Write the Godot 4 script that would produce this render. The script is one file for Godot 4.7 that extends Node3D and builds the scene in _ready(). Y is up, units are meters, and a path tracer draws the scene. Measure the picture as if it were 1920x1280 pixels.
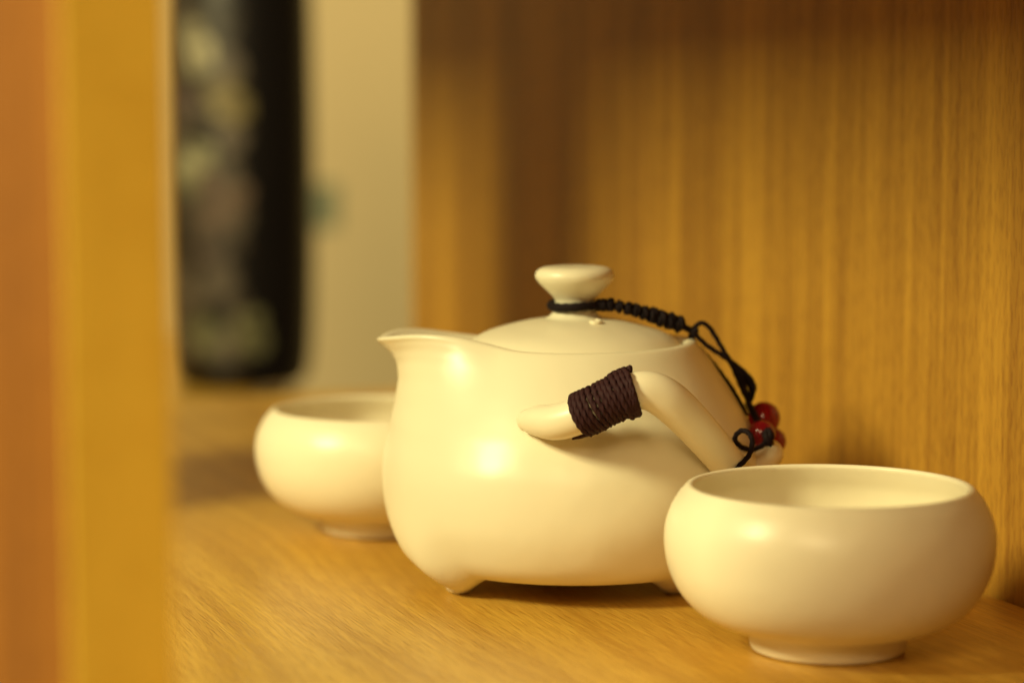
extends Node3D

# ---------------------------------------------------------------- helpers
const FEET := [Vector3(-0.0287, 0, 0.0172), Vector3(0.0240, 0, 0.0172), Vector3(-0.002, 0, -0.0335)]
const POT := Vector3(0.0152, 0.0, -0.582)


func lin(r: float, g: float, b: float) -> Color:
	return Color(r, g, b).linear_to_srgb()


func numbered(called: String, parent: Node) -> String:
	if not parent.has_node(called):
		return called
	var k := 1
	while parent.has_node("%s_%03d" % [called, k]):
		k += 1
	return "%s_%03d" % [called, k]


func obj(called: String, m: Mesh, mat: Material, parent: Node) -> MeshInstance3D:
	var o := MeshInstance3D.new()
	o.name = numbered(called, parent)
	o.mesh = m
	o.material_override = mat
	o.cast_shadow = GeometryInstance3D.SHADOW_CASTING_SETTING_ON
	parent.add_child(o, true)
	return o


func thing(called: String, label: String, category: String, at := Vector3.ZERO, group := "") -> Node3D:
	var o := Node3D.new()
	o.name = numbered(called, self)
	add_child(o, true)
	o.position = at
	tag(o, label, category, group)
	return o


func tag(o: Node, label: String, category: String, group := "") -> void:
	o.set_meta("label", label)
	o.set_meta("category", category)
	if group != "":
		o.set_meta("group", group)


# a grid of rows x cols points (cols closed when wrap) as one smooth mesh; rows run so that the outside shows
func grid_mesh(pts: PackedVector3Array, rows: int, cols: int, wrap: bool, uvs := PackedVector2Array()) -> ArrayMesh:
	var idx := PackedInt32Array()
	var nrm := PackedVector3Array()
	nrm.resize(pts.size())
	var cc := cols if wrap else cols - 1
	for i in rows - 1:
		for j in cc:
			var a := i * cols + j
			var b := i * cols + (j + 1) % cols
			var c := a + cols
			var d := b + cols
			for tri in [[a, c, b], [b, c, d]]:
				var n := (pts[tri[2]] - pts[tri[0]]).cross(pts[tri[1]] - pts[tri[0]])
				for v in tri:
					nrm[v] += n
				idx.append_array(PackedInt32Array(tri))
	for r in [0, rows - 1]:   # a row drawn together to a pole shares one normal
		var a: int = r * cols
		if wrap and pts[a].distance_to(pts[a + cols / 2]) < 1e-6:
			var s := Vector3.ZERO
			for j in cols:
				s += nrm[a + j]
			for j in cols:
				nrm[a + j] = s
	for v in nrm.size():
		nrm[v] = nrm[v].normalized()
	var arr := []
	arr.resize(Mesh.ARRAY_MAX)
	arr[Mesh.ARRAY_VERTEX] = pts
	arr[Mesh.ARRAY_NORMAL] = nrm
	arr[Mesh.ARRAY_INDEX] = idx
	if uvs.size() == pts.size():
		arr[Mesh.ARRAY_TEX_UV] = uvs
	var m := ArrayMesh.new()
	m.add_surface_from_arrays(Mesh.PRIMITIVE_TRIANGLES, arr)
	return m


func spline(p: Array, n: int) -> PackedVector3Array:   # Catmull-Rom through p, n steps per span
	var out := PackedVector3Array()
	for i in p.size() - 1:
		var a: Vector3 = p[maxi(i - 1, 0)]
		var b: Vector3 = p[i]
		var c: Vector3 = p[i + 1]
		var d: Vector3 = p[mini(i + 2, p.size() - 1)]
		for k in n:
			out.append(b.cubic_interpolate(c, a, d, float(k) / n))
	out.append(p[p.size() - 1])
	return out


func smooth_profile(p: Array, n: int) -> Array:   # Vector2(radius, height) points
	var out := []
	for i in p.size() - 1:
		var a: Vector2 = p[maxi(i - 1, 0)]
		var b: Vector2 = p[i]
		var c: Vector2 = p[i + 1]
		var d: Vector2 = p[mini(i + 2, p.size() - 1)]
		for k in n:
			var q := b.cubic_interpolate(c, a, d, float(k) / n)
			out.append(Vector2(maxf(q.x, 0.0), q.y))
	out.append(p[p.size() - 1])
	return out


# a surface of revolution; the profile runs from the bottom centre over the outside to the top
func lathe(profile: Array, seg: int, squash := 1.0) -> ArrayMesh:
	var pts := PackedVector3Array()
	var uvs := PackedVector2Array()
	for i in profile.size():
		var q: Vector2 = profile[i]
		for j in seg:
			var a := TAU * j / seg
			pts.append(Vector3(q.x * cos(a), q.y, q.x * sin(a) * squash))
			uvs.append(Vector2(float(j) / seg, float(i) / profile.size()))
	return grid_mesh(pts, profile.size(), seg, true, uvs)


# a tube along path; radii per point (or one); twist cuts strand grooves that wind along it; round closes the ends
func tube(path: PackedVector3Array, radii: PackedFloat32Array, seg := 12, lobes := 0, depth := 0.0, wind := 0.0, round_ends := true, closed := false) -> ArrayMesh:
	var n := path.size()
	var pts := PackedVector3Array()
	var rows := 0
	var t0 := (path[1] - path[0]).normalized()
	var side := t0.cross(Vector3.UP if absf(t0.y) < 0.9 else Vector3.RIGHT).normalized()
	var run := 0.0
	for i in n:
		var t: Vector3
		if closed:
			t = (path[(i + 1) % (n - 1)] - path[(i - 1 + n - 1) % (n - 1)]).normalized()
		else:
			t = (path[mini(i + 1, n - 1)] - path[maxi(i - 1, 0)]).normalized()
		side = (side - t * side.dot(t)).normalized()
		var up := side.cross(t)
		var r := radii[i] if radii.size() == n else radii[0]
		if i:
			run += path[i].distance_to(path[i - 1])
		var caps := []
		if round_ends and not closed and i == 0:
			for k in 7:
				var e := PI / 2 * (1.0 - k / 6.0)
				caps.append([-sin(e) * r, cos(e) * r])
		elif round_ends and not closed and i == n - 1:
			for k in 7:
				var e := PI / 2 * k / 6.0
				caps.append([sin(e) * r, cos(e) * r])
		else:
			caps.append([0.0, r])
		for c in caps:
			for j in seg:
				var a := TAU * j / seg
				var rr: float = c[1]
				if lobes:
					rr *= 1.0 - depth * (0.5 - 0.5 * cos(lobes * (a + run * wind)))
				pts.append(path[i] + t * c[0] + (side * cos(a) + up * sin(a)) * rr)
			rows += 1
	return grid_mesh(pts, rows, seg, true)


func one(r: float) -> PackedFloat32Array:
	return PackedFloat32Array([r])


# a board with chamfered edges; grain runs along axis g (0 x, 1 y, 2 z); texture repeats every span.x along and span.y across the grain
func board(lo: Vector3, hi: Vector3, bevel: float, g: int, span: Vector2, shift := Vector2.ZERO) -> ArrayMesh:
	var st := SurfaceTool.new()
	st.begin(Mesh.PRIMITIVE_TRIANGLES)
	var c := (lo + hi) / 2
	var h := (hi - lo) / 2
	var add := func(p: Array, nn: Vector3) -> void:
		if (p[1] - p[0]).cross(p[2] - p[0]).dot(nn) > 0:
			p.reverse()
		var order := [0, 1, 2, 0, 2, 3] if p.size() == 4 else [0, 1, 2]
		for k in order:
			var q: Vector3 = p[k]
			var along := q[g]
			var across := q[(g + 1) % 3] + q[(g + 2) % 3]
			st.set_normal(nn)
			st.set_uv(Vector2(along / span.x, across / span.y) + shift)
			st.add_vertex(q)
	for ax in 3:
		var b := (ax + 1) % 3
		var d := (ax + 2) % 3
		for s in [-1.0, 1.0]:
			var nn := Vector3.ZERO
			nn[ax] = s
			var p := []
			for k in [[-1, -1], [1, -1], [1, 1], [-1, 1]]:
				var q := Vector3.ZERO
				q[ax] = s * h[ax]
				q[b] = k[0] * (h[b] - bevel)
				q[d] = k[1] * (h[d] - bevel)
				p.append(c + q)
			(add as Callable).call(p, nn)
			for s2 in [-1.0, 1.0]:   # chamfer between +-ax and +-b
				var n2 := Vector3.ZERO
				n2[ax] = s
				n2[b] = s2
				var p2 := []
				for k in [[1, 0, -1], [1, 0, 1], [0, 1, 1], [0, 1, -1]]:
					var q := Vector3.ZERO
					q[ax] = s * (h[ax] - bevel * k[1])
					q[b] = s2 * (h[b] - bevel * k[0])
					q[d] = k[2] * (h[d] - bevel)
					p2.append(c + q)
				(add as Callable).call(p2, n2.normalized())
	for sx in [-1.0, 1.0]:
		for sy in [-1.0, 1.0]:
			for sz in [-1.0, 1.0]:
				var s3 := Vector3(sx, sy, sz)
				var i3 := h - Vector3.ONE * bevel
				(add as Callable).call([c + s3 * Vector3(h.x, i3.y, i3.z), c + s3 * Vector3(i3.x, h.y, i3.z), c + s3 * Vector3(i3.x, i3.y, h.z)], s3.normalized())
	return st.commit()


# ---------------------------------------------------------------- materials
# wood veneer: width runs along the grain. Returns [colour, bump] textures
func wood(w: int, h: int, seed_: int, light: Vector3, dark: Vector3, band: float, pores: float, figure: float, rings: float, broad: float, run := 1.0) -> Array:
	var slow := FastNoiseLite.new()
	slow.seed = seed_
	slow.noise_type = FastNoiseLite.TYPE_SIMPLEX_SMOOTH
	slow.frequency = 1.0
	slow.fractal_type = FastNoiseLite.FRACTAL_NONE
	var fine := FastNoiseLite.new()
	fine.seed = seed_ + 7
	fine.noise_type = FastNoiseLite.TYPE_SIMPLEX
	fine.frequency = 1.0
	fine.fractal_type = FastNoiseLite.FRACTAL_NONE
	var px := PackedByteArray()
	px.resize(w * h * 3)
	var bp := PackedByteArray()
	bp.resize(w * h)
	var rng := RandomNumberGenerator.new()
	rng.seed = seed_
	for y in h:
		var v := float(y) / h
		for x in w:
			var u := float(x) / w
			# growth rings seen on a slice: bend slowly, close into arches here and there
			var bend := slow.get_noise_2d(u * 3.0 * run, v * 3.0 + 20.0)
			var ring := v * rings + bend * figure
			var streak := slow.get_noise_2d(u * 1.3 * run + 9.0, ring * 1.7)
			var line := slow.get_noise_2d(u * 5.0 * run + 40.0, ring * 7.0)
			var hair := fine.get_noise_2d(u * 15.0 * run, v * 230.0)
			var fleck := fine.get_noise_2d(u * (50.0 if h < 2000 else 34.0) + 11.0, v * (640.0 if h < 2000 else 860.0))
			var wide := slow.get_noise_2d(u * 0.5 * run + 3.0, ring * 0.42 + 70.0)
			var t := 0.52 + broad * wide + band * streak + 0.15 * line + 0.13 * hair
			var pore := smoothstep(0.30, 0.75, fleck) * pores
			t = clampf(t - pore * 0.55, 0.0, 1.0)
			var c := dark.lerp(light, t)
			var k := (y * w + x)
			px[k * 3] = int(clampf(pow(c.x, 1.0 / 2.2), 0, 1) * 255.0)
			px[k * 3 + 1] = int(clampf(pow(c.y, 1.0 / 2.2), 0, 1) * 255.0)
			px[k * 3 + 2] = int(clampf(pow(c.z, 1.0 / 2.2), 0, 1) * 255.0)
			bp[k] = int(clampf(0.75 - 0.6 * pore + 0.12 * hair, 0, 1) * 255.0)
	var img := Image.create_from_data(w, h, false, Image.FORMAT_RGB8, px)
	var bimg := Image.create_from_data(w, h, false, Image.FORMAT_L8, bp)
	return [ImageTexture.create_from_image(img), ImageTexture.create_from_image(bimg)]


func wood_material(t: Array, rough: float, relief: float, tint := Color.WHITE) -> StandardMaterial3D:
	var m := StandardMaterial3D.new()
	m.albedo_color = tint
	m.albedo_texture = t[0]
	m.roughness = rough
	m.heightmap_enabled = true
	m.heightmap_texture = t[1]
	m.heightmap_scale = relief
	return m


func plain(c: Color, rough: float) -> StandardMaterial3D:
	var m := StandardMaterial3D.new()
	m.albedo_color = c
	m.roughness = rough
	return m


# ---------------------------------------------------------------- the pot's shape
var outer_shape: Array = []


func spout_share(theta: float, high: float) -> float:   # 1 in the pouring direction, 0 round the rest
	var a := absf(wrapf(theta, -PI, PI))
	var reach := deg_to_rad(lerpf(70.0, 54.0, high))
	return 0.5 + 0.5 * cos(PI * minf(a / reach, 1.0))


func spout_push(h: float) -> float:
	var t := [Vector2(0.020, 0.0), Vector2(0.0300, 0.0008), Vector2(0.0374, 0.0022), Vector2(0.0440, 0.0044), Vector2(0.0490, 0.0068), Vector2(0.0524, 0.0096), Vector2(0.0548, 0.0128), Vector2(0.0566, 0.0162), Vector2(0.0576, 0.0184), Vector2(0.0600, 0.0190)]
	for i in t.size() - 1:
		if h <= t[i + 1].x:
			var f := clampf((h - t[i].x) / (t[i + 1].x - t[i].x), 0.0, 1.0)
			var a: float = t[maxi(i - 1, 0)].y
			var d: float = t[mini(i + 2, t.size() - 1)].y
			return maxf(0.0, cubic_interpolate(t[i].y, t[i + 1].y, a, d, f))
	return t[t.size() - 1].y


func rim_lift(theta: float) -> float:
	var a := absf(wrapf(theta, -PI, PI))
	var x := rad_to_deg(a)
	theta = wrapf(theta, -PI, PI)
	var back := 0.0005 * exp(-pow((x - 180.0) / 50.0, 2.0))
	if theta < 0.0:
		return 0.0021 * exp(-pow((x - 16.0) / 15.0, 2.0)) - 0.0013 * exp(-pow((x - 62.0) / 24.0, 2.0)) + back
	return 0.0033 * exp(-pow((x - 26.0) / 21.0, 2.0)) + 0.0004 * exp(-pow(x / 10.0, 2.0)) + back


func pot_point(theta: float, q: Vector2, outside := true) -> Vector3:
	var high := clampf((q.y - 0.030) / 0.027, 0.0, 1.0)
	var r := q.x + spout_push(q.y) * spout_share(theta, high) * clampf(q.x / 0.022, 0.0, 1.0)
	var h := q.y + rim_lift(theta) * smoothstep(0.042, 0.0575, q.y)
	var p := Vector3(-cos(theta) * r, h, sin(theta) * r)
	if outside and q.y < 0.026:   # the outside draws down into three feet
		for f in FEET:
			var away := Vector2(f.x, f.z * (0.40 if f.z > 0.0 else 1.0)).normalized()
			var d := Vector2(p.x - f.x, p.z - f.z)
			var out := d.dot(away)   # how far beyond the foot, outwards
			var near := Vector2(minf(out, 0.0) / 0.0095, d.dot(away.orthogonal()) / 0.0155).length()
			out = maxf(out, 0.0)
			p.y = lerpf(p.y, minf(p.y, 0.0010 + 0.32 * out + 34.0 * out * out), smoothstep(0.0, 1.0, 1.25 * (1.0 - near)) * smoothstep(0.026, 0.009, q.y))
	return p


# ================================================================ the scene
func _ready() -> void:
	# ---- camera
	var cam := Camera3D.new()
	cam.name = "camera"
	add_child(cam)
	cam.position = Vector3(0, 0.1156, 0)
	cam.rotation_degrees.x = -5.63
	cam.fov = 16.07
	cam.near = 0.05
	cam.far = 30.0
	var lens := CameraAttributesPhysical.new()
	lens.frustum_focus_distance = 0.542
	lens.frustum_focal_length = 85.0
	lens.exposure_aperture = 7.2
	lens.frustum_near = 0.05
	lens.frustum_far = 30.0
	cam.attributes = lens
	cam.current = true

	# ---- surroundings: a dim warm room, no sky and no sun
	var env := Environment.new()
	env.background_mode = Environment.BG_COLOR
	env.background_color = lin(0.36, 0.20, 0.07)
	env.background_energy_multiplier = 0.22
	env.tonemap_mode = Environment.TONE_MAPPER_LINEAR
	env.tonemap_exposure = 1.05
	env.sdfgi_enabled = true
	env.ssao_enabled = true
	env.ssil_enabled = true
	var we := WorldEnvironment.new()
	we.name = "surroundings"
	we.environment = env
	add_child(we)

	# ---- lamps: one warm ceiling lamp to the front left, one weaker beside it
	var aim := Vector3(0.0152, 0.035, -0.582)
	for d in [[-57.0, 32.0, 1.25, 0.24, 1.10, lin(1.0, 0.92, 0.49)], [-15.0, 30.0, 2.4, 0.70, 0.38, lin(1.0, 0.77, 0.39)]]:
		var l := AreaLight3D.new()
		l.name = numbered("lamp_light", self)
		add_child(l, true)
		var az := deg_to_rad(d[0])
		var el := deg_to_rad(d[1])
		l.position = aim + Vector3(sin(az) * cos(el), sin(el), cos(az) * cos(el)) * d[2]
		l.look_at(aim, Vector3.UP)
		l.area_size = Vector2(d[3], d[3])
		l.area_normalize_energy = true
		l.light_color = d[5]
		l.light_energy = d[4] * d[2] * d[2]
		l.shadow_enabled = true

	var room := AreaLight3D.new()   # the room's own lamp, over the wall behind the cabinet
	room.name = numbered("lamp_light", self)
	add_child(room, true)
	room.position = Vector3(-0.45, 1.0, -0.95)
	room.look_at(Vector3(-0.2, 0.05, -1.9), Vector3.UP)
	room.area_size = Vector2(0.3, 0.3)
	room.area_normalize_energy = true
	room.light_color = lin(1.0, 0.86, 0.48)
	room.light_energy = 0.42
	room.shadow_enabled = true

	# ---- wood of the cabinet
	var floor_tex := wood(2048, 1536, 11, Vector3(0.78, 0.48, 0.075), Vector3(0.49, 0.25, 0.028), 0.24, 0.85, 1.2, 27.0, 0.28)
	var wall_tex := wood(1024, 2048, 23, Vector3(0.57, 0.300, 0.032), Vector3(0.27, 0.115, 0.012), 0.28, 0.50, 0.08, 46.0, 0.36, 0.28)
	var edge_tex := wood(512, 256, 31, Vector3(0.95, 0.66, 0.085), Vector3(0.80, 0.52, 0.055), 0.25, 0.4, 0.1, 20.0, 0.0)
	var edge_mat := wood_material(edge_tex, 0.4, 0.01)
	var floor_mat := wood_material(floor_tex, 0.30, 0.012)
	var wall_mat := wood_material(wall_tex, 0.45, 0.012)

	# ---- the cabinet: x runs along its back panel away from the camera, z into the panel, y up
	var cab := thing("wooden_cabinet", "honey coloured wooden cabinet compartment that holds the tea set, with posts in front", "cabinet", Vector3(0.11827, 0, -0.54978))
	cab.rotation.y = atan2(0.9362, -0.3516)
	obj("bottom_board", board(Vector3(-0.80, -0.018, -0.2466), Vector3(0.457, 0, 0.0), 0.0012, 0, Vector2(0.82, 0.27), Vector2(0.40, 0.98)), floor_mat, cab)
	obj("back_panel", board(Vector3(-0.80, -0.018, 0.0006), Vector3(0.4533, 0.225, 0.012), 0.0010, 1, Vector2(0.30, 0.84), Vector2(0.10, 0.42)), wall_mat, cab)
	obj("top_board", board(Vector3(-0.80, 0.2252, -0.2312), Vector3(0.457, 0.2440, 0.012), 0.0012, 0, Vector2(0.82, 0.30), Vector2(0.3, 0.4)), floor_mat, cab)
	var post_mat := wood_material(wall_tex, 0.45, 0.012, Color(0.88, 0.74, 0.66))
	for u in [-0.1477, 0.172]:
		obj("upright_post", board(Vector3(u, 0.0003, -0.2466), Vector3(u + 0.079, 0.244, -0.2318), 0.0014, 1, Vector2(0.30, 0.80), Vector2(0.0, u)), post_mat, cab)
		obj("edge_strip", board(Vector3(u - 0.0008, 0.0003, -0.2464), Vector3(u - 0.00005, 0.2245, -0.2320), 0.0002, 1, Vector2(0.60, 0.90), Vector2(0.1, u)), edge_mat, cab)

	# ---- behind the cabinet: pale wall, low side table
	var plaster := plain(lin(0.80, 0.64, 0.36), 0.9)
	var wl := obj("wall", board(Vector3(-1.2, -0.7, -2.00), Vector3(0.6, 1.2, -1.90), 0.002, 1, Vector2.ONE), plaster, self)
	tag(wl, "pale cream wall behind the cabinet, between the dark vase and the wooden panel", "wall")
	wl.set_meta("kind", "structure")

	build_cups()
	build_pot()
	build_background(floor_mat)


var uneven: ImageTexture


func ceramic() -> StandardMaterial3D:
	var m := plain(lin(0.84, 0.76, 0.56), 0.34)
	if uneven == null:   # a faint hand-made unevenness of the glaze
		var nz := FastNoiseLite.new()
		nz.seed = 3
		nz.frequency = 0.012
		nz.fractal_octaves = 3
		var nt := nz.get_seamless_image(256, 256)
		nt.convert(Image.FORMAT_L8)
		uneven = ImageTexture.create_from_image(nt)
	m.heightmap_enabled = true
	m.heightmap_texture = uneven
	m.heightmap_scale = 0.020
	m.uv1_triplanar = true
	m.uv1_scale = Vector3.ONE * 16.0
	m.metallic_specular = 0.46
	return m


func build_cups() -> void:
	var glaze := ceramic()
	var t := thing("tea_cup", "round cream tea cup in the foreground, standing before the teapot's right side", "cup", Vector3(0.0673, 0, -0.5060), "cream tea cups")
	# outside from the foot over the rim and down the inside
	var bowl := [Vector2(0.0, 0.0046), Vector2(0.010, 0.0046), Vector2(0.0172, 0.0048), Vector2(0.0200, 0.0052), Vector2(0.0242, 0.0064), Vector2(0.0285, 0.0090), Vector2(0.0320, 0.0130), Vector2(0.0342, 0.0180), Vector2(0.0350, 0.0235), Vector2(0.0344, 0.0282), Vector2(0.0326, 0.0322), Vector2(0.0308, 0.0345), Vector2(0.0300, 0.0352), Vector2(0.0292, 0.0352), Vector2(0.0288, 0.0345), Vector2(0.0296, 0.0325), Vector2(0.0312, 0.0290), Vector2(0.0318, 0.0240), Vector2(0.0308, 0.0180), Vector2(0.0275, 0.0120), Vector2(0.0215, 0.0084), Vector2(0.010, 0.0072), Vector2(0.0, 0.0070)]
	obj("bowl", lathe(smooth_profile(bowl, 5), 128), glaze, t)
	var foot := [Vector2(0.0130, 0.0048), Vector2(0.0134, 0.0014), Vector2(0.0140, 0.0002), Vector2(0.0152, 0.0), Vector2(0.0163, 0.0004), Vector2(0.0167, 0.0014), Vector2(0.0168, 0.0032), Vector2(0.0172, 0.0046), Vector2(0.0184, 0.0053)]
	obj("foot_ring", lathe(smooth_profile(foot, 4), 96), glaze, t)
	var c := t.duplicate()
	c.name = numbered("tea_cup", self)
	add_child(c, true)
	c.position = Vector3(-0.0353, 0, -0.6501)
	c.rotation.y = 1.1
	c.scale = Vector3(0.98, 0.95, 0.98)
	tag(c, "round cream tea cup farther back, half hidden behind the teapot's spout side", "cup", "cream tea cups")


func build_pot() -> void:
	var glaze := ceramic()
	var pot := thing("teapot", "squat cream ceramic teapot with pouring lip, horn handle and dark cord with red beads", "teapot", POT)
	# ---- body, from the bottom centre up the outside, over the rim and down the inside
	var prof := [Vector2(0.0, 0.0060), Vector2(0.020, 0.0057), Vector2(0.0295, 0.0053), Vector2(0.0340, 0.0053), Vector2(0.0384, 0.0062), Vector2(0.0418, 0.0089), Vector2(0.0443, 0.0132), Vector2(0.0460, 0.0184), Vector2(0.0464, 0.0244), Vector2(0.0455, 0.0310), Vector2(0.0429, 0.0374), Vector2(0.0408, 0.0414), Vector2(0.0373, 0.0470), Vector2(0.0340, 0.0518), Vector2(0.0312, 0.0556), Vector2(0.0297, 0.0574), Vector2(0.0288, 0.0581), Vector2(0.0277, 0.0582), Vector2(0.0268, 0.0577), Vector2(0.0263, 0.0566), Vector2(0.0258, 0.0554), Vector2(0.0243, 0.0551), Vector2(0.0240, 0.0540), Vector2(0.0262, 0.0520), Vector2(0.0320, 0.0480), Vector2(0.0385, 0.0390), Vector2(0.0424, 0.0270), Vector2(0.0405, 0.0140), Vector2(0.030, 0.0104), Vector2(0.0, 0.0102)]
	outer_shape = smooth_profile(prof, 6)
	var seg := 224
	var pts := PackedVector3Array()
	for i in outer_shape.size():
		for j in seg:
			pts.append(pot_point(PI + TAU * j / seg, outer_shape[i], i < 17 * 6))
	# pot_point turns the other way round than lathe(): mirror the columns
	var flip := PackedVector3Array()
	for i in outer_shape.size():
		for j in seg:
			flip.append(pts[i * seg + (seg - j) % seg])
	obj("body", grid_mesh(flip, outer_shape.size(), seg, true), glaze, pot)
	# ---- three small feet
	for at in FEET:
		var ft := [Vector2(0.0, 0.0), Vector2(0.0020, 0.0001), Vector2(0.0034, 0.0007), Vector2(0.0041, 0.0018), Vector2(0.0045, 0.0030), Vector2(0.0047, 0.0042)]
		var f := obj("foot", lathe(smooth_profile(ft, 4), 40), glaze, pot)
		f.position = at + Vector3(-signf(at.x) * 0.0011, 0, 0)
		f.scale = Vector3(0.86, 1.0, 0.86)
	# ---- lid with knob and air hole
	var lid_prof := [Vector2(0.0, 0.0548), Vector2(0.0200, 0.0548), Vector2(0.0226, 0.0550), Vector2(0.0250, 0.0558), Vector2(0.0257, 0.0567), Vector2(0.0258, 0.0575), Vector2(0.0252, 0.0583), Vector2(0.0232, 0.0597), Vector2(0.0205, 0.0609), Vector2(0.0165, 0.0621), Vector2(0.0125, 0.0631), Vector2(0.009, 0.0637), Vector2(0.005, 0.0641), Vector2(0.0, 0.0642)]
	var lid := obj("lid", lathe(smooth_profile(lid_prof, 5), 128), glaze, pot)
	var knob_prof := [Vector2(0.0090, 0.0632), Vector2(0.0070, 0.0640), Vector2(0.0056, 0.0650), Vector2(0.0049, 0.0663), Vector2(0.0047, 0.0676), Vector2(0.0051, 0.0688), Vector2(0.0064, 0.0702), Vector2(0.0080, 0.0717), Vector2(0.0091, 0.0729), Vector2(0.0096, 0.0739), Vector2(0.0095, 0.0748), Vector2(0.0089, 0.0756), Vector2(0.0077, 0.0762), Vector2(0.0058, 0.0765), Vector2(0.0034, 0.0765), Vector2(0.0, 0.0764)]
	obj("knob", lathe(smooth_profile(knob_prof, 5), 72, 0.92), glaze, lid)
	var ring := PackedVector3Array()
	for k in 25:
		var a := TAU * k / 24.0
		ring.append(Vector3(0.0048 + 0.0011 * cos(a), 0.0638 - 0.0011 * sin(a) * 0.16, 0.0088 + 0.0011 * sin(a)))
	obj("air_hole_rim", tube(ring, one(0.00045), 10, 0, 0, 0, false, true), glaze, lid)
	# ---- handle: a horn that leaves the body at the lower right, swings out towards the viewer and ends in a tip at the left
	var hp := [Vector3(-0.0116, 0.0443, 0.0408), Vector3(-0.0090, 0.0445, 0.0432), Vector3(-0.0051, 0.0448, 0.0464), Vector3(-0.0004, 0.0464, 0.0488), Vector3(0.0055, 0.0495, 0.0504), Vector3(0.0112, 0.0521, 0.0507), Vector3(0.0155, 0.0521, 0.0501), Vector3(0.0195, 0.0499, 0.0487), Vector3(0.0238, 0.0458, 0.0458), Vector3(0.0289, 0.0400, 0.0410), Vector3(0.0343, 0.0333, 0.0345), Vector3(0.0385, 0.0275, 0.0270), Vector3(0.0400, 0.0235, 0.0200)]
	var hr := [0.0026, 0.0036, 0.0041, 0.0041, 0.0040, 0.0041, 0.0044, 0.0046, 0.0045, 0.0043, 0.0041, 0.0044, 0.0052]
	var path := spline(hp, 10)
	var rad := PackedFloat32Array()
	for i in hr.size() - 1:
		for k in 10:
			rad.append(cubic_interpolate(hr[i], hr[i + 1], hr[maxi(i - 1, 0)], hr[mini(i + 2, hr.size() - 1)], k / 10.0))
	rad.append(hr[hr.size() - 1])
	var handle := obj("handle", tube(path, rad, 40), glaze, pot)
	var stub := spline([Vector3(0.0411, 0.0278, 0.0140), Vector3(0.0439, 0.0302, 0.0115), Vector3(0.0462, 0.0321, 0.0090)], 8)
	obj("handle_stub", tube(stub, PackedFloat32Array([0.0036]), 28), glaze, pot)

	# ---- cord wound round the handle
	var thread := plain(lin(0.034, 0.0110, 0.0135), 0.7)
	thread.metallic_specular = 0.3
	var rng := RandomNumberGenerator.new()
	rng.seed = 5
	var wrap := obj("cord_wrap", wound(path, rad, 31.0, 51.5, [0.9, 0.95, 0.95, 1.0, 1.34, 0.92, 0.96, 1.12, 0.92, 0.95, 1.0, 0.95, 1.0], 0.00074, 0.0, rng), thread, handle)
	obj("cord_wrap_outer_turns", wound(path, rad, 45.5, 51.5, [1.0, 1.0, 0.9, 1.0], 0.00078, 0.0004, rng), thread, handle)
	# loose ends of the thread
	for e in [[25, 33, -1.0, 0.0006, 0.25], [27, 32, 1.0, 0.00035, 0.7]]:
		var ep := PackedVector3Array()
		var er := PackedFloat32Array()
		for k in range(e[0], e[1]):
			var t := (path[k + 1] - path[k - 1]).normalized()
			var side := t.cross(Vector3.UP).normalized()
			var up := side.cross(t)
			var f: float = float(k - e[0]) / (e[1] - e[0])
			var lean: Vector3 = up * cos(e[4] * (1.0 - f)) * e[2] - side * sin(e[4]) * 0.35
			ep.append(path[k] + lean.normalized() * (rad[k] + e[3] * lerpf(0.5, 0.8, f)))
			er.append(e[3] * lerpf(0.55, 1.25, f))
		obj("thread_end", tube(ep, er, 10, 3, 0.2, 900.0), thread, handle)

	build_cord(pot)
	# a tiny brown speck in the glaze
	var sp := SphereMesh.new()
	sp.radius = 0.00028
	sp.height = 0.0002
	sp.radial_segments = 10
	sp.rings = 5
	var speck := obj("speck", sp, plain(lin(0.25, 0.09, 0.03), 0.5), pot)
	var th := 0.0
	var best := 1e9
	for k in 200:   # on the body, 23 mm left of the axis at a height of 15 mm
		var q := pot_point(PI * k / 200.0, Vector2(0.0447, 0.0150))
		if absf(q.x + 0.0226) < best:
			best = absf(q.x + 0.0226)
			speck.position = q
			th = PI * k / 200.0
	speck.quaternion = Quaternion(Vector3.UP, Vector3(-cos(th), -0.4, sin(th)).normalized())


# thread wound round a path between two of its points; pitches weigh the distance from turn to turn
func wound(path: PackedVector3Array, rad: PackedFloat32Array, from: float, to: float, pitches: Array, r: float, lift: float, rng: RandomNumberGenerator) -> ArrayMesh:
	var total := 0.0
	for p in pitches:
		total += p
	var out := PackedVector3Array()
	var at := 0.0
	var rads := PackedFloat32Array()
	var steps := 56
	var wob := rng.randf() * TAU
	for p in pitches:
		var w1 := rng.randf_range(-0.5, 0.5)
		var up1 := rng.randf_range(0.0, 0.00035)
		for k in steps:
			var f := float(k) / steps
			var s: float = from + (to - from) * (at + p * f) / total + w1 * sin(f * TAU + wob) * 0.7
			var i := clampi(int(s), 1, path.size() - 3)
			var fr := s - i
			var c := path[i].lerp(path[i + 1], fr)
			var t := (path[i + 1] - path[i - 1]).normalized()
			var side := t.cross(Vector3.UP).normalized()
			var up := side.cross(t)
			var rr := lerpf(rad[i], rad[i + 1], fr) + r * 0.75 + lift + up1 * sin(f * PI)
			var a := TAU * f
			out.append(c + (up * cos(a) + side * sin(a)) * rr)
			rads.append(r * (1.0 + 0.10 * sin(a * 2.0 + w1 * 9.0) * w1 + rng.randf_range(-0.05, 0.05)))
		at += p
	return tube(out, rads, 12, 3, 0.30, 1100.0)


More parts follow.
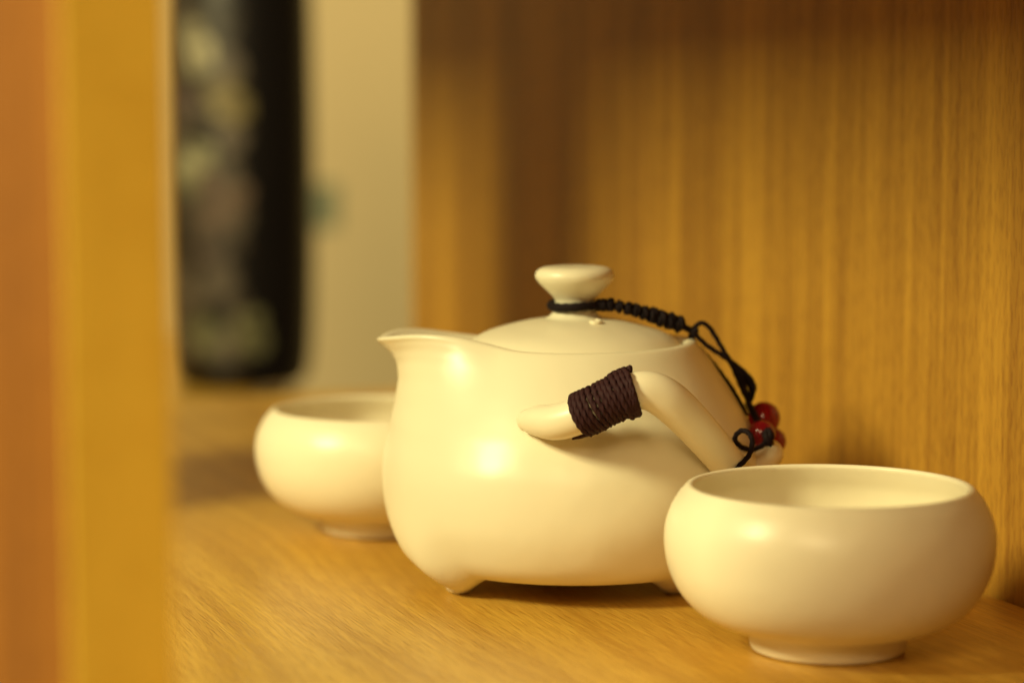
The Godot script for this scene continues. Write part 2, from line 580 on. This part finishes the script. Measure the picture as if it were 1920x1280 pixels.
func build_cord(pot: Node3D) -> void:
	var black := plain(lin(0.008, 0.0032, 0.0045), 0.75)
	black.metallic_specular = 0.3
	# loop round the knob's neck
	var cord := Node3D.new()
	cord.name = "lid_cord"
	pot.add_child(cord, true)
	var ring := PackedVector3Array()
	for lay in [0.0]:
		ring = PackedVector3Array()
		for k in 121:
			var a := TAU * k / 120.0
			ring.append(Vector3(0.00575 * cos(a), 0.0670 + 0.0002 * sin(a * 2.0), 0.0056 * sin(a)))
	obj("neck_loop", tube(ring, one(0.00115), 12, 4, 0.14, 700.0, false, true), black, cord)
	# braided length: small tight knots, then bigger round ones
	var bp := spline([Vector3(0.0052, 0.0672, 0.0024), Vector3(0.0085, 0.0673, 0.0026), Vector3(0.0130, 0.0664, 0.0024), Vector3(0.0176, 0.0650, 0.0012), Vector3(0.0214, 0.0637, 0.0004), Vector3(0.0252, 0.0624, -0.0004), Vector3(0.0287, 0.0605, -0.0010)], 14)
	obj("core_strand", tube(bp, one(0.0009), 10, 3, 0.2, 700.0), black, cord)
	var at := 0.004
	var knots := [0.0014, 0.0015, 0.0016, 0.0015, 0.00155, 0.0016, 0.0017, 0.0019, 0.0020, 0.0020, 0.0020]
	var pos := 3.0
	var k := 0
	for r in knots:
		var i := clampi(int(pos), 1, bp.size() - 2)
		var t := (bp[i + 1] - bp[i - 1]).normalized()
		var kn := obj("knot", knot(r), black, cord)
		kn.position = bp[i]
		kn.quaternion = Quaternion(Vector3.RIGHT, t) * Quaternion(Vector3.RIGHT, k * 0.9)
		pos += r / 0.0014 * 5.6
		k += 1
	# strands that hang from the last knot to the beads
	var strands := [
		[Vector3(0.0285, 0.0607, -0.0010), Vector3(0.0296, 0.0621, -0.0013), Vector3(0.0312, 0.0625, -0.0016), Vector3(0.0328, 0.0613, -0.0019), Vector3(0.0349, 0.0581, -0.0022), Vector3(0.0376, 0.0537, -0.0025), Vector3(0.0401, 0.0516, -0.0028), Vector3(0.0423, 0.0496, -0.0031), Vector3(0.0438, 0.0473, -0.0034), Vector3(0.0436, 0.0448, -0.0037), Vector3(0.0426, 0.0425, -0.0040)],
		[Vector3(0.0286, 0.0606, 0.0000), Vector3(0.0318, 0.0574, -0.0005), Vector3(0.0355, 0.0549, -0.0010), Vector3(0.0377, 0.0531, -0.0015), Vector3(0.0390, 0.0506, -0.0020), Vector3(0.0406, 0.0469, -0.0025), Vector3(0.0424, 0.0430, -0.0030)],
		[Vector3(0.0374, 0.0536, -0.0020), Vector3(0.0393, 0.0515, -0.0022), Vector3(0.0407, 0.0491, -0.0025), Vector3(0.0417, 0.0459, -0.0028), Vector3(0.0427, 0.0428, -0.0030)],
		[Vector3(0.0378, 0.0530, -0.0030), Vector3(0.0402, 0.0508, -0.0035), Vector3(0.0422, 0.0482, -0.0040), Vector3(0.0432, 0.0453, -0.0045), Vector3(0.0427, 0.0425, -0.0050)],
		[Vector3(0.0283, 0.0601, -0.0010), Vector3(0.0283, 0.0588, -0.0018), Vector3(0.0316, 0.0550, -0.0027), Vector3(0.0352, 0.0508, -0.0035), Vector3(0.0385, 0.0463, -0.0043), Vector3(0.0413, 0.0417, -0.0052), Vector3(0.0423, 0.0398, -0.0060)],
	]
	for s in strands:
		obj("strand", tube(spline(s, 10), one(0.00066), 10, 3, 0.2, 800.0), black, cord)
	var kn2 := obj("knot", knot(0.0015), black, cord)
	kn2.position = Vector3(0.0291, 0.0604, -0.0010)
	# red glass beads with the strand that crosses them
	var glass := plain(Color(lin(0.30, 0.006, 0.015), 0.5), 0.12)
	glass.refraction_enabled = true
	glass.refraction_scale = 0.05
	for b in [[Vector3(0.0463, 0.0392, -0.0030), 0.0040], [Vector3(0.0445, 0.0370, 0.0098), 0.0033], [Vector3(0.0486, 0.0334, -0.0040), 0.0033]]:
		var sm := SphereMesh.new()
		sm.radius = b[1]
		sm.height = b[1] * 2.0
		sm.radial_segments = 40
		sm.rings = 20
		var o := obj("bead", sm, glass, cord)
		o.position = b[0]
	var cross := [Vector3(0.0425, 0.0428, -0.0030), Vector3(0.0428, 0.0418, 0.0018), Vector3(0.0439, 0.0396, 0.0065), Vector3(0.0449, 0.0379, 0.0112), Vector3(0.0453, 0.0368, 0.0160)]
	obj("strand", tube(spline(cross, 10), one(0.00095), 10, 3, 0.2, 800.0), black, cord)
	var kn3 := obj("knot", knot(0.0021), black, cord)
	kn3.position = Vector3(0.0453, 0.0370, 0.0160)
	# loop round the end of the handle
	var lp := [Vector3(0.0453, 0.0363, 0.0160), Vector3(0.0432, 0.0350, 0.0181), Vector3(0.0405, 0.0348, 0.0202), Vector3(0.0381, 0.0359, 0.0222), Vector3(0.0367, 0.0377, 0.0243), Vector3(0.0370, 0.0393, 0.0264), Vector3(0.0381, 0.0404, 0.0285), Vector3(0.0394, 0.0400, 0.0306), Vector3(0.0399, 0.0387, 0.0327), Vector3(0.0395, 0.0366, 0.0347), Vector3(0.0382, 0.0350, 0.0368), Vector3(0.0366, 0.0339, 0.0389), Vector3(0.0350, 0.0325, 0.0410)]
	obj("handle_loop", tube(spline(lp, 10), one(0.00066), 10, 3, 0.2, 800.0), black, cord)


# a small knot of cord: two strands that cross round each other
func knot(r: float) -> ArrayMesh:
	var p := PackedVector3Array()
	for k in 97:
		var a := TAU * k / 96.0 * 2.0
		var b := a * 1.5
		p.append(Vector3(0.24 * r * sin(b), (0.62 * r + 0.10 * r * cos(b)) * cos(a), (0.62 * r + 0.10 * r * cos(b)) * sin(a)))
	return tube(p, one(r * 0.46), 10, 3, 0.2, 900.0, false, true)


func build_background(table_wood: Material) -> void:
	# low side table beyond the end of the cabinet
	var tab := thing("side_table", "low wooden side table behind the cabinet, under the dark vase", "table", Vector3(-0.36, -0.70, -1.50))
	obj("table_top", board(Vector3(-0.25, 0.633, -0.20), Vector3(0.215, 0.653, 0.30), 0.002, 0, Vector2(0.82, 0.30)), table_wood, tab)
	for sx in [-0.22, 0.185]:
		for sz in [-0.17, 0.27]:
			obj("leg", board(Vector3(sx - 0.02, 0, sz - 0.02), Vector3(sx + 0.02, 0.633, sz + 0.02), 0.002, 1, Vector2(0.82, 0.30)), table_wood, tab)
	var vs := thing("vase", "tall black vase with pale painted blossoms, out of focus behind the left post", "vase", Vector3(-0.1575, -0.0468, -1.40))
	var lacquer := plain(Color.WHITE, 0.35)
	lacquer.albedo_texture = blossom_texture()
	var p := [Vector2(0.0, 0.0), Vector2(0.030, 0.0002), Vector2(0.0365, 0.003), Vector2(0.040, 0.012), Vector2(0.0420, 0.040), Vector2(0.0430, 0.10), Vector2(0.0428, 0.17), Vector2(0.0415, 0.24), Vector2(0.036, 0.275), Vector2(0.026, 0.300), Vector2(0.022, 0.320), Vector2(0.026, 0.335), Vector2(0.0235, 0.334), Vector2(0.0195, 0.320), Vector2(0.024, 0.295), Vector2(0.038, 0.235), Vector2(0.038, 0.02), Vector2(0.0, 0.012)]
	var pr := smooth_profile(p, 5)
	var pts := PackedVector3Array()
	var uvs := PackedVector2Array()
	for q in pr:
		for j in 97:
			var a := TAU * j / 96.0
			pts.append(Vector3(q.x * cos(a), q.y, q.x * sin(a)))
			uvs.append(Vector2(j / 96.0, 1.0 - q.y / 0.34))
	obj("vase_body", grid_mesh(pts, pr.size(), 97, false, uvs), lacquer, vs)
	var st := obj("sticker", board(Vector3(-0.0125, -0.018, 0.0), Vector3(0.0125, 0.018, 0.0012), 0.0004, 1, Vector2.ONE), plain(lin(0.26, 0.29, 0.19), 0.8), self)
	st.position = Vector3(-0.149, 0.035, -1.8998)
	tag(st, "small blue-green sticker on the pale wall right of the dark vase", "sticker")


# black lacquer with pale blossoms painted on the side towards the viewer; u runs round the vase, front centre at 0.25
func blossom_texture() -> ImageTexture:
	var im := Image.create(512, 512, false, Image.FORMAT_RGB8)
	im.fill(lin(0.006, 0.005, 0.006))
	var paint := func(cx: float, cy: float, rx: float, ry: float, c: Vector3) -> void:
		for y in range(maxi(0, int((cy - ry) * 512)), mini(512, int((cy + ry) * 512) + 1)):
			for x in range(maxi(0, int((cx - rx) * 512)), mini(512, int((cx + rx) * 512) + 1)):
				var d := Vector2((x / 512.0 - cx) / rx, (y / 512.0 - cy) / ry).length()
				if d < 1.0:
					im.set_pixel(x, y, lin(c.x, c.y, c.z))
	# muted ground of the painting, then blossoms of small petals
	var rng := RandomNumberGenerator.new()
	rng.seed = 77
	for k in 240:
		var g := rng.randf_range(0.3, 1.0)
		var sz := rng.randf_range(0.004, 0.011)
		(paint as Callable).call(rng.randf_range(0.235, 0.46), 1.0 - rng.randf_range(0.02, 0.27) / 0.34, sz / 0.27, sz / 0.34, Vector3(0.13, 0.105, 0.080) * g * g)
	# u, height over the base, size, colour
	for f in [[0.325, 0.194, 0.0130, Vector3(0.40, 0.36, 0.23)], [0.255, 0.163, 0.0130, Vector3(0.24, 0.19, 0.085)], [0.335, 0.128, 0.0135, Vector3(0.33, 0.31, 0.19)], [0.275, 0.104, 0.0170, Vector3(0.16, 0.11, 0.08)], [0.325, 0.033, 0.0120, Vector3(0.15, 0.145, 0.08)], [0.210, 0.033, 0.0120, Vector3(0.18, 0.17, 0.09)], [0.30, 0.078, 0.011, Vector3(0.10, 0.075, 0.06)], [0.36, 0.165, 0.010, Vector3(0.14, 0.10, 0.09)], [0.60, 0.14, 0.015, Vector3(0.3, 0.28, 0.15)], [0.80, 0.09, 0.014, Vector3(0.3, 0.28, 0.15)], [0.72, 0.19, 0.014, Vector3(0.2, 0.15, 0.1)]]:
		for k in 14:
			var a := TAU * k / 14.0 * 3.0 + float(f[0]) * 37.0
			var far: float = float(f[2]) * rng.randf_range(0.25, 0.95)
			var rr: float = float(f[2]) * rng.randf_range(0.22, 0.42)
			(paint as Callable).call(f[0] + cos(a) * far / 0.27, 1.0 - (f[1] + sin(a) * far) / 0.34, rr / 0.27, rr / 0.34, f[3] * rng.randf_range(0.45, 1.15))
	return ImageTexture.create_from_image(im)
